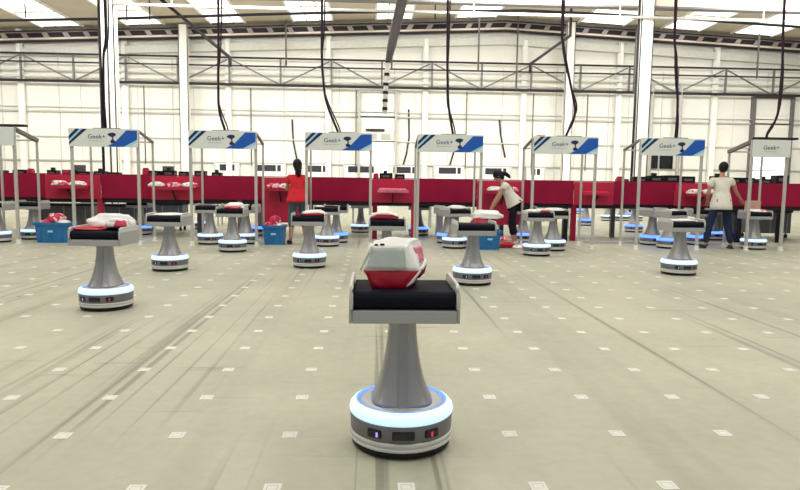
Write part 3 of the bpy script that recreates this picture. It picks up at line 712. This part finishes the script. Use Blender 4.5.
# chute trays in the gaps, each with packs
gshort = ('at the far left','left of second station','by woman in red','','by bending woman','','by the man')
gname = ('first gap at the left','gap between first and second station','gap where the woman in red works','gap between third and fourth station','gap where the bending woman works','gap between fifth and sixth station','gap where the man works')
for i, (a, b, low) in enumerate(gaps):
    e = empty('chute_shelf', ((a+b)/2, PY-.03, 1.12)); tag(e, 'sloping chute shelf on the red conveyor, %s' % gname[i], 'shelf', 'chute shelves of the conveyor')
    w = (b-a)*.36
    bm = new_bm(); v = [bm.verts.new(c) for c in ((-w,-.30,-.03),(w,-.30,-.03),(w*.85,-.002,.05),(-w*.85,-.002,.05),(-w,-.30,-.05),(w,-.30,-.05),(w*.85,-.002,.03),(-w*.85,-.002,.03))]
    for f in ((0,1,2,3),(7,6,5,4),(0,4,5,1),(1,5,6,2),(2,6,7,3),(3,7,4,0)): bm.faces.new([v[q] for q in f])
    to_obj('tray', bm, M['bag_pink'] if i == 3 else M['bright_red'], e)
    bm = new_bm(); add_bar(bm, (-w,-.31,-.02), (w,-.31,-.02), .02, .06); to_obj('front_lip', bm, M['bright_red'] if i != 3 else M['bag_pink'], e)
    bm = new_bm(); add_bar(bm, (0,-.02,-.28), (0,-.26,-.05), .03, .03); to_obj('bracket', bm, M['dark_steel'], e)
    if i in (0,1,2,4,6):
        mats = ('bag_mix2','bag_white','bag_mix')
        n = 3 if i == 1 else 2
        for q in range(n):
            xx = (a+b)/2+(q-(n-1)/2)*w*.9
            bag(xx, PY-.20, 1.125, .34, .24, .16, mats[(q+i)%3], 50+i*3+q, 'small %s pack on the chute shelf %s, %s' % (('pink and white','white','red and white')[(q+i)%3], gshort[i], ('left one','right one') [q] if n == 2 else ('left one','middle one','right one')[q]), 15*q, 'parcel', group='packs on the chute shelves')
# black equipment standing on the conveyor
items = [(-7.2,.20,.12),(-6.85,.24,.13),(-6.5,.26,.10),(-6.15,.24,.11),(-5.85,.24,.09),(-4.95,.26,.14),(-4.62,.26,.15),(-4.28,.22,.13),(-3.92,.24,.15),(-3.55,.20,.12),(-7.9,.3,.12),(-8.4,.3,.10),(.30,.3,.16),(.62,.22,.14),
         (6.25,.34,.16),(6.62,.34,.19),(7.0,.34,.2),(7.38,.34,.18),(8.15,.30,.2),(8.5,.30,.17),(8.85,.30,.17),(9.25,.3,.15),(9.65,.30,.24),(5.85,.24,.10)]
for i, (x, w, h) in enumerate(items):
    e = empty('equipment_box', (x, PY+.28, 1.30)); 
    side = 'above the left conveyor part' if x < -1 else ('behind the tall door light' if x < 2 else 'above the right conveyor part')
    tag(e, 'low black equipment box in the row standing on the raised conveyor', 'box', 'black equipment boxes on the conveyor')
    bm = new_bm(); add_box(bm, -w/2, w/2, -.12, .12, 0, h+.05, 0, .012); to_obj('body', bm, M['black'], e)
    bm = new_bm(); add_box(bm, -w*.3, w*.3, -.128, -.12, .03+h*.5, .03+h*.8, 0, .003); to_obj('front_plate', bm, M['mid_steel'], e)
    if i % 3 == 0: bm = new_bm(); add_box(bm, -w*.2, w*.1, -.06, .05, h+.05, h+.11, 0, .008); to_obj('scanner_head', bm, M['dark_steel'], e)
for x, h, t in ((-7.62,.22,'at the far left above the conveyor'),(-6.85,.20,'left of the first blue and white sign'),(-5.1,.27,'below the first blue and white sign'),(.07,.22,'at the right post of the third station'),(5.72,.23,'below the sixth sign')):
    e = empty('red_canister', (x, PY+.12, 1.30)); tag(e, 'small red box standing on the raised conveyor %s' % t, 'box', 'red boxes on the conveyor')
    bm = new_bm(); add_box(bm, -.06, .06, -.06, .06, 0, h-.05, 0, .012); to_obj('body', bm, M['bright_red'], e)
    bm = new_bm(); add_box(bm, -.05, .05, -.045, .045, h-.05, h-.025, 0, .006); to_obj('lid', bm, M['crimson'], e)
# monitors / grey stacks on conveyor at left
for x, t in ((-6.72,'left of first full sign'),(-4.72,'right of first full sign'),(9.9,'at the right picture edge')):
    e = empty('monitor', (x, PY+.5, 1.30)); tag(e, 'grey-black monitor on the raised conveyor %s' % t, 'monitor', 'monitors on the conveyor')
    bm = new_bm(); add_box(bm, -.13, .13, -.02, .02, .08, .30, 0, .008); to_obj('screen', bm, M['mid_steel'], e)
    bm = new_bm(); add_box(bm, -.02, .02, -.02, .02, 0, .1); add_box(bm, -.07, .07, -.05, .05, 0, .012); to_obj('stand', bm, M['black'], e)

# grey carts and crates under / behind the barrier
for x, y, w, h, t in ((-7.6,16.1,1.3,.62,'at the left edge under the conveyor'),(-6.25,16.1,.9,.62,'behind the wide blue bin'),(-5.3,16.4,1.0,.66,'behind the first station right half'),(9.0,16.1,.9,.66,'right of the man under the conveyor'),(10.3,16.1,1.1,.66,'at the right picture edge under the conveyor')):
    e = empty('grey_cart', (x,y,0)); tag(e, 'grey panelled cart %s' % t, 'cart', 'grey carts under the conveyor')
    bm = new_bm(); add_box(bm, -w/2, w/2, -.25, .25, .12, h, 0, .01); to_obj('body', bm, M['cart'], e)
    bm = new_bm(); add_box(bm, -w/2-.02, w/2+.02, -.28, .28, h, h+.05, 0, .008); to_obj('top', bm, M['dark_steel'], e)
    for q in (-.5,0,.5):
        bm = new_bm(); add_box(bm, q*w*.8-.01, q*w*.8+.01, -.262, -.25, .14, h-.02); to_obj('panel_rib', bm, M['grey_paint'], e)
    for sx in (-1, 1):
        for sy in (-1, 1):
            bm = new_bm(); add_tube(bm, [(sx*(w/2-.08)-.02,sy*.18,.05),(sx*(w/2-.08)+.02,sy*.18,.05)], .05, 14); add_box(bm, sx*(w/2-.08)-.01, sx*(w/2-.08)+.01, sy*.18-.01, sy*.18+.01, .05, .12); to_obj('castor', bm, M['black'], e)
def carton(x, y, z, w, d, h, m, lab):
    e = empty('carton', (x,y,z)); tag(e, lab, 'box')
    bm = new_bm(); add_box(bm, -w/2, w/2, -d/2, d/2, 0, h, 0, .004); to_obj('body', bm, M[m], e)
    bm = new_bm(); add_box(bm, -w/2-.001, w/2+.001, -.03, .03, h, h+.003); to_obj('tape', bm, M['bag_white'], e)
def table(x, y, w, h, lab):
    e = empty('side_table', (x,y,0)); tag(e, lab, 'table', 'white tables beyond the conveyor')
    bm = new_bm(); add_box(bm, -w/2, w/2, -.3, .3, h-.04, h, 0, .005); to_obj('table_top', bm, M['offwhite'], e)
    for sx in (-1,1):
        for sy in (-1,1):
            bm = new_bm(); add_box(bm, sx*(w/2-.05)-.02, sx*(w/2-.05)+.02, sy*.25-.02, sy*.25+.02, 0, h-.04); to_obj('leg', bm, M['grey_paint'], e)
table(-1.15,17.9,1.3,.62,'white table beyond the conveyor seen through the third station')
table(2.75,18.6,2.2,.70,'long white table beyond the conveyor seen through the fourth station')
table(-3.4,18.6,2.2,.66,'long white table beyond the conveyor behind the second station')
table(5.0,18.8,1.8,.70,'white table beyond the conveyor behind the fifth station')
carton(-1.25,17.85,.62,.34,.3,.16,'card','tan carton with reddish sides on the white table behind the third station')
carton(-.85,17.85,.62,.26,.3,.14,'black','small black carton on the white table behind the third station')
carton(2.2,18.6,.70,.5,.3,.14,'card','flat tan carton on the long white table behind the fourth station')
carton(3.1,18.55,.70,.4,.3,.14,'black','black carton on the long white table behind the fourth station')
carton(1.62,15.2,0,.16,.2,.86,'pale_silver','tall pale box standing right of the distant dark-tray robot')
carton(-3.0,18.6,.66,.4,.3,.12,'bag_white','white carton on the long white table behind the second station')
carton(8.25,13.35,.78,.24,.2,.22,'card','tan carton at the hand of the man')
# stand for that carton
e = empty('carton_stand', (8.25,13.35,0)); tag(e, 'slim dark stand under the tan carton by the man', 'stand')
bm = new_bm(); add_box(bm, -.15, .15, -.13, .13, .75, .78); to_obj('plate', bm, M['dark_steel'], e)
bm = new_bm(); add_box(bm, -.03, .03, -.03, .03, .02, .75); to_obj('pole', bm, M['dark_steel'], e)
bm = new_bm(); add_box(bm, -.14, .14, -.12, .12, 0, .02); to_obj('foot', bm, M['dark_steel'], e)
# floor rail between stations five and six
bm = new_bm(); add_box(bm, 4.75, 6.3, 13.86, 13.92, 0, .05, 0, .01); tag(to_obj('floor_rail', bm, M['alu']), 'low grey floor rail between the fifth and sixth stations', 'rail')

# ------------------------------------------------------------------ people
def skin_bm(chains, subs=1):
    """chains: dict name->(pos, radius); edges list. returns evaluated mesh"""
    verts, edges, radii = chains
    me = bpy.data.meshes.new('tmp'); me.from_pydata([tuple(v) for v in verts], edges, [])
    o = bpy.data.objects.new('tmp', me); C.objects.link(o)
    md = o.modifiers.new('skin', 'SKIN'); md.use_smooth_shade = True; md.branch_smoothing = .4
    for i, r in enumerate(radii):
        sv = me.skin_vertices[0].data[i]
        sv.radius = (r, r) if not isinstance(r, tuple) else r
        sv.use_root = (i == 0)
    sb = o.modifiers.new('sub', 'SUBSURF'); sb.levels = subs+1; sb.render_levels = subs+1
    bpy.context.view_layer.update(); dg = bpy.context.evaluated_depsgraph_get()
    m2 = bpy.data.meshes.new_from_object(o.evaluated_get(dg))
    bm = bmesh.new(); bm.from_mesh(m2)
    bpy.data.objects.remove(o); bpy.data.meshes.remove(m2); bpy.data.meshes.remove(me)
    for f in bm.faces: f.smooth = True; f.material_index = 0
    return bm
def join(bm, other, mi=None):
    me = bpy.data.meshes.new('t'); other.to_mesh(me)
    n = len(bm.faces); bm.from_mesh(me); bm.faces.ensure_lookup_table()
    if mi is not None:
        for f in bm.faces[n:]: f.material_index = mi
    other.free(); bpy.data.meshes.remove(me)
def ell(bm, c, r, mi, rot=None, seg=16):
    n0 = len(bm.verts); res = bmesh.ops.create_uvsphere(bm, u_segments=seg, v_segments=seg//2+2, radius=1.)
    for v in res['verts']:
        p = Vector((v.co.x*r[0], v.co.y*r[1], v.co.z*r[2]))
        if rot: p = rot @ p
        v.co = p+Vector(c)
    for f in {f for v in res['verts'] for f in v.link_faces}: f.material_index = mi; f.smooth = True
def person(loc, rz, J, label, colors, scale=1., hair='short', sleeve=.5, trouser_end=1., width=1., hemk=-.1):
    J = {k: Vector(v) for k, v in J.items()}
    root = empty('person', loc, rz); tag(root, label, 'person'); root.scale = (scale,)*3
    V = []; E = []; Rr = []; idx = {}
    def add(n, p, r): idx[n] = len(V); V.append(Vector(p)); Rr.append(r)
    pel, che, nec, hd = J['pelvis'], J['chest'], J['neck'], J['head']
    mid = pel.lerp(che, .5)
    add('pelvis', pel, .115); add('waist', mid, .10); add('chest', che, .115); add('neck', nec, .05); add('skull', nec.lerp(hd, .6), .05)
    E += [(0,1),(1,2),(2,3),(3,4)]
    for s in 'LR':
        add('sh'+s, J['sh'+s], .052); add('el'+s, J['el'+s], .038); add('fa'+s, J['el'+s].lerp(J['wr'+s],.35), .037); add('wr'+s, J['wr'+s], .024)
        E += [(idx['chest'],idx['sh'+s]),(idx['sh'+s],idx['el'+s]),(idx['el'+s],idx['fa'+s]),(idx['fa'+s],idx['wr'+s])]
        add('hi'+s, J['hi'+s], .075); add('kn'+s, J['kn'+s], .055); add('ca'+s, J['kn'+s].lerp(J['an'+s],.3), .056); add('an'+s, J['an'+s], .034)
        add('to'+s, J['to'+s], .03)
        E += [(0,idx['hi'+s]),(idx['hi'+s],idx['kn'+s]),(idx['kn'+s],idx['ca'+s]),(idx['ca'+s],idx['an'+s]),(idx['an'+s],idx['to'+s])]
    body = skin_bm((V, E, Rr))
    # hands
    for s in 'LR':
        w = J['wr'+s]; d = (w-J['el'+s]).normalized(); side = d.cross(Vector((0,0,1)));
        if side.length < .1: side = d.cross(Vector((0,1,0)))
        side.normalize(); nrm = side.cross(d).normalized()
        if nrm.z > 0: nrm = -nrm
        palm = skin_bm(([w-d*.01, w+d*.03, w+d*.075], [(0,1),(1,2)], [(.022,.022),(.036,.018),(.038,.016)]), 0); join(body, palm, 0)
        for q in range(4):
            L = (.068,.078,.073,.058)[q]; r0 = w+d*.068+side*((q-1.5)*.019)
            p1 = r0+d*L*.5+nrm*.008; p2 = p1+d*L*.38+nrm*.028
            join(body, skin_bm(([r0,p1,p2],[(0,1),(1,2)],[.0095,.009,.0075]),0), 0)
        th = -1 if s == 'R' else 1
        r0 = w+d*.025+side*th*.026; p1 = r0+d*.03+side*th*.022+nrm*.01; p2 = p1+d*.03+nrm*.012
        join(body, skin_bm(([r0,p1,p2],[(0,1),(1,2)],[.012,.011,.009]),0), 0)
    # head: face towards local direction J['look']
    look = J['look'].normalized(); upv = (hd-nec).normalized(); rt = look.cross(upv).normalized(); upv = rt.cross(look).normalized()
    Rm = Matrix((rt, look, upv)).transposed()
    def H(x, y, z): return hd+Rm@Vector((x,y,z))
    ell(body, H(0,0,.02), (.076,.095,.105), 0, Rm, 20); ell(body, H(0,.02,-.045), (.058,.068,.065), 0, Rm, 16)
    ell(body, H(0,.098,-.005), (.012,.018,.022), 0, Rm, 10)
    for s in (-1,1):
        ell(body, H(s*.030,.084,.018), (.014,.010,.008), 1, Rm, 10); ell(body, H(s*.078,-.005,.0), (.010,.020,.030), 0, Rm, 10)
    ell(body, H(0,.084,-.045), (.022,.010,.007), 2, Rm, 10)
    to_obj('body', body, [M['skin'], M['eye'], M['lips']], root, smooth=True)
    # hair
    hb = new_bm(); ell(hb, H(0,-.018,.032), (.092,.104,.112), 0, Rm, 20)
    if hair == 'short': ell(hb, H(0,-.045,-.01), (.078,.066,.075), 0, Rm)
    else:
        ell(hb, H(0,-.05,-.03), (.082,.062,.10), 0, Rm)
        if hair == 'long': ell(hb, H(0,-.075,-.12), (.062,.045,.12), 0, Rm)
        if hair == 'tail':
            ell(hb, H(0,-.09,-.02), (.06,.06,.07), 0, Rm); pts = [H(0,-.10,-.02), H(0,-.15,-.06), H(0,-.17,-.14), H(0,-.165,-.20)]
            add_tube(hb, pts, [.045,.05,.042,.015], 10)
    for v in hb.verts: v.co += Vector((mnoise.noise(v.co*30), mnoise.noise(v.co*30+Vector((5,0,0))), 0))*.004
    to_obj('hair', hb, M['hair'], root, smooth=True)
    # top
    V = []; E = []; Rr = []; idx = {}
    hem = pel.lerp(che, 0)
    wd = width
    add('hem', hem, (.14*wd,.12*wd)); add('b', pel.lerp(che,.35), (.152*wd,.128*wd)); add('c', pel.lerp(che,.75), (.155*wd,.125*wd)); add('d', che.lerp(nec,.3), (.13*wd,.10*wd)); add('n', che.lerp(nec,.8), .062)
    E = [(0,1),(1,2),(2,3),(3,4)]
    for s in 'LR':
        add('s'+s, J['sh'+s]+(che-J['sh'+s])*.08, .078); add('e'+s, J['sh'+s].lerp(J['el'+s], sleeve), .068)
        E += [(3,idx['s'+s]),(idx['s'+s],idx['e'+s])]
    gb = skin_bm((V,E,Rr)); ax = (che-pel).normalized(); fx = Vector((1,0,0)); fy = ax.cross(fx).normalized(); prev = None
    for t, rx, ry in ((.62,.135,.105),(.45,.150,.118),(.2,.166,.142),(0,.180,.158),(hemk*.5,.188,.166),(hemk,.188,.165),(hemk,.170,.130),(hemk*.4,.160,.12)):
        c0 = pel.lerp(che, t); ring = []
        for q in range(28):
            a = 2*PI*q/28; w_ = 1+.025*math.sin(q*2.1+t*7)
            ring.append(gb.verts.new(c0+fx*math.cos(a)*rx*wd*w_+fy*math.sin(a)*ry*wd*w_))
        if prev:
            for q in range(28): gb.faces.new((prev[q],prev[(q+1)%28],ring[(q+1)%28],ring[q])).smooth = True
        prev = ring
    to_obj('top_garment', gb, M[colors[0]], root, smooth=True)
    # trousers
    V = []; E = []; Rr = []; idx = {}
    add('p', pel-(che-pel)*.12, (.135,.12)); 
    for s in 'LR':
        add('h'+s, J['hi'+s], .090); add('k'+s, J['kn'+s], .084); E += [(0,idx['h'+s]),(idx['h'+s],idx['k'+s])]
        add('a'+s, J['kn'+s].lerp(J['an'+s], trouser_end), .062); E += [(idx['k'+s],idx['a'+s])]
    to_obj('trousers', skin_bm((V,E,Rr)), M[colors[1]], root, smooth=True)
    for s in 'LR':
        sb = new_bm(); a = J['an'+s]; t = J['to'+s]; c = a.lerp(t,.55); yaw = math.atan2(-(t.x-a.x), t.y-a.y); Rz = Matrix.Rotation(yaw, 3, 'Z')
        ell(sb, (c.x,c.y,.045), (.046,.14,.045), 0, Rz); add_box(sb, c.x-.04, c.x+.04, c.y-.10, c.y+.10, 0, .03, 0, .01)
        to_obj('shoe', sb, M[colors[2]], root, smooth=True)
    return root
# man in a white tee, seen from behind, right hand out to the tray
person((7.27,12.86,0), math.radians(-8), dict(pelvis=(0,0,.95), chest=(0,.02,1.32), neck=(0,.03,1.50), head=(0.02,.06,1.64), look=(.15,1,-.25),
    shL=(-.20,.02,1.42), elL=(-.25,.04,1.13), wrL=(-.19,.22,.98), shR=(.20,.03,1.42), elR=(.30,.08,1.19), wrR=(.48,.24,1.02),
    hiL=(-.10,0,.90), knL=(-.20,.03,.50), anL=(-.27,-.02,.09), toL=(-.31,.14,.035), hiR=(.10,0,.90), knR=(.17,.05,.50), anR=(.24,0,.09), toR=(.28,.16,.035)),
    'man seen from behind in white t-shirt and dark jeans, reaching to the right', ('tee_white','jeans','shoe_dark'), 1.02, 'short', .55, .97, 1.12, -.40)
# woman in red, seen from behind
person((-1.54,13.0,0), math.radians(12), dict(pelvis=(0,0,.92), chest=(0,.0,1.26), neck=(0.0,.02,1.43), head=(0,.04,1.57), look=(-.2,1,-.2),
    shL=(-.165,.0,1.36), elL=(-.20,.12,1.10), wrL=(-.18,.34,1.12), shR=(.165,.02,1.36), elR=(.20,.14,1.10), wrR=(.12,.35,1.10),
    hiL=(-.09,0,.88), knL=(-.11,.03,.50), anL=(-.14,-.03,.09), toL=(-.17,.11,.035), hiR=(.09,0,.88), knR=(.12,.05,.50), anR=(.17,.02,.09), toR=(.20,.16,.035)),
    'woman seen from behind in red top and grey-teal cropped trousers, dark hair', ('tee_red','teal','shoe_dark'), 1.02, 'long', .55, .42, 1.16, -.2)
# woman bending to the left over a bin
person((2.98,13.25,0), math.radians(82), dict(pelvis=(0,-.02,.90), chest=(0,.16,1.20), neck=(0,.26,1.36), head=(0,.34,1.47), look=(0,1,-.9),
    shL=(-.15,.19,1.28), elL=(-.17,.34,.98), wrL=(-.12,.46,.76), shR=(.15,.19,1.28), elR=(.18,.36,.98), wrR=(.12,.48,.74),
    hiL=(-.09,-.02,.86), knL=(-.10,.03,.48), anL=(-.11,-.02,.09), toL=(-.12,.12,.035), hiR=(.09,-.02,.86), knR=(.10,.0,.48), anR=(.12,-.10,.09), toR=(.13,.04,.035)),
    'woman in white t-shirt and black trousers bending to the left over a blue bin', ('tee_white','black_cloth','shoe_white'), .99, 'tail', .4, .72, 1.12)

# ------------------------------------------------------------------ camera
cam = bpy.data.cameras.new('camera'); co = bpy.data.objects.new('camera', cam); C.objects.link(co)
f, pitch, yaw, roll = 629.2, .0968, .0443, .01357
cy, sy = math.cos(yaw), math.sin(yaw); F0 = Vector((sy,cy,0)); U0 = Vector((0,0,1)); Rt = Vector((cy,-sy,0))
F = F0*math.cos(pitch)-U0*math.sin(pitch); U = U0*math.cos(pitch)+F0*math.sin(pitch)
c, s = math.cos(roll), math.sin(roll); RR = Rt*c+U*s; UU = U*c-Rt*s
mw = Matrix((RR, UU, -F)).transposed().to_4x4(); mw.translation = Vector((0,0,1.265))
co.matrix_world = mw
cam.sensor_fit = 'HORIZONTAL'; cam.sensor_width = 36; cam.lens = 36*f/800; cam.clip_end = 200
bpy.context.scene.camera = co

# ------------------------------------------------------------------ light
w = bpy.data.worlds.new('world'); bpy.context.scene.world = w; w.use_nodes = True
w.node_tree.nodes['Background'].inputs[0].default_value = (.95,.98,1.,1); w.node_tree.nodes['Background'].inputs[1].default_value = .38
def area(loc, sx, sy_, power, rot=(0,0,0), col=(1,.98,.94)):
    l = bpy.data.lights.new('fill_light', 'AREA'); l.shape = 'RECTANGLE'; l.size = sx; l.size_y = sy_; l.energy = power; l.color = col  # unseen fill light added to brighten the hall, no fixture behind it
    o = bpy.data.objects.new('fill_light', l); C.objects.link(o); o.location = loc; o.rotation_euler = rot; return o
for x in (-12, -4, 4, 12):
    for y in (1.5, 8, 14.5): area((x,y,8.6), 2.5, 4.5, 190)  # added overhead fill, kept above the frame
for x in (-20,-7,7,20): area((x,22,8.55), 6, 2, 800, (math.radians(52),0,0))  # added fill tilted to brighten the far wall
for x in (-18,-6,6,18): area((x,25.0,8.6), 7, 1.5, 420, (math.radians(100),0,0))  # more added fill, aimed at the far wall and roof end

vs = bpy.context.scene.view_settings
vs.view_transform = 'Standard'; vs.look = 'None'; vs.exposure = .20; vs.gamma = 1.; vs.use_curve_mapping = False
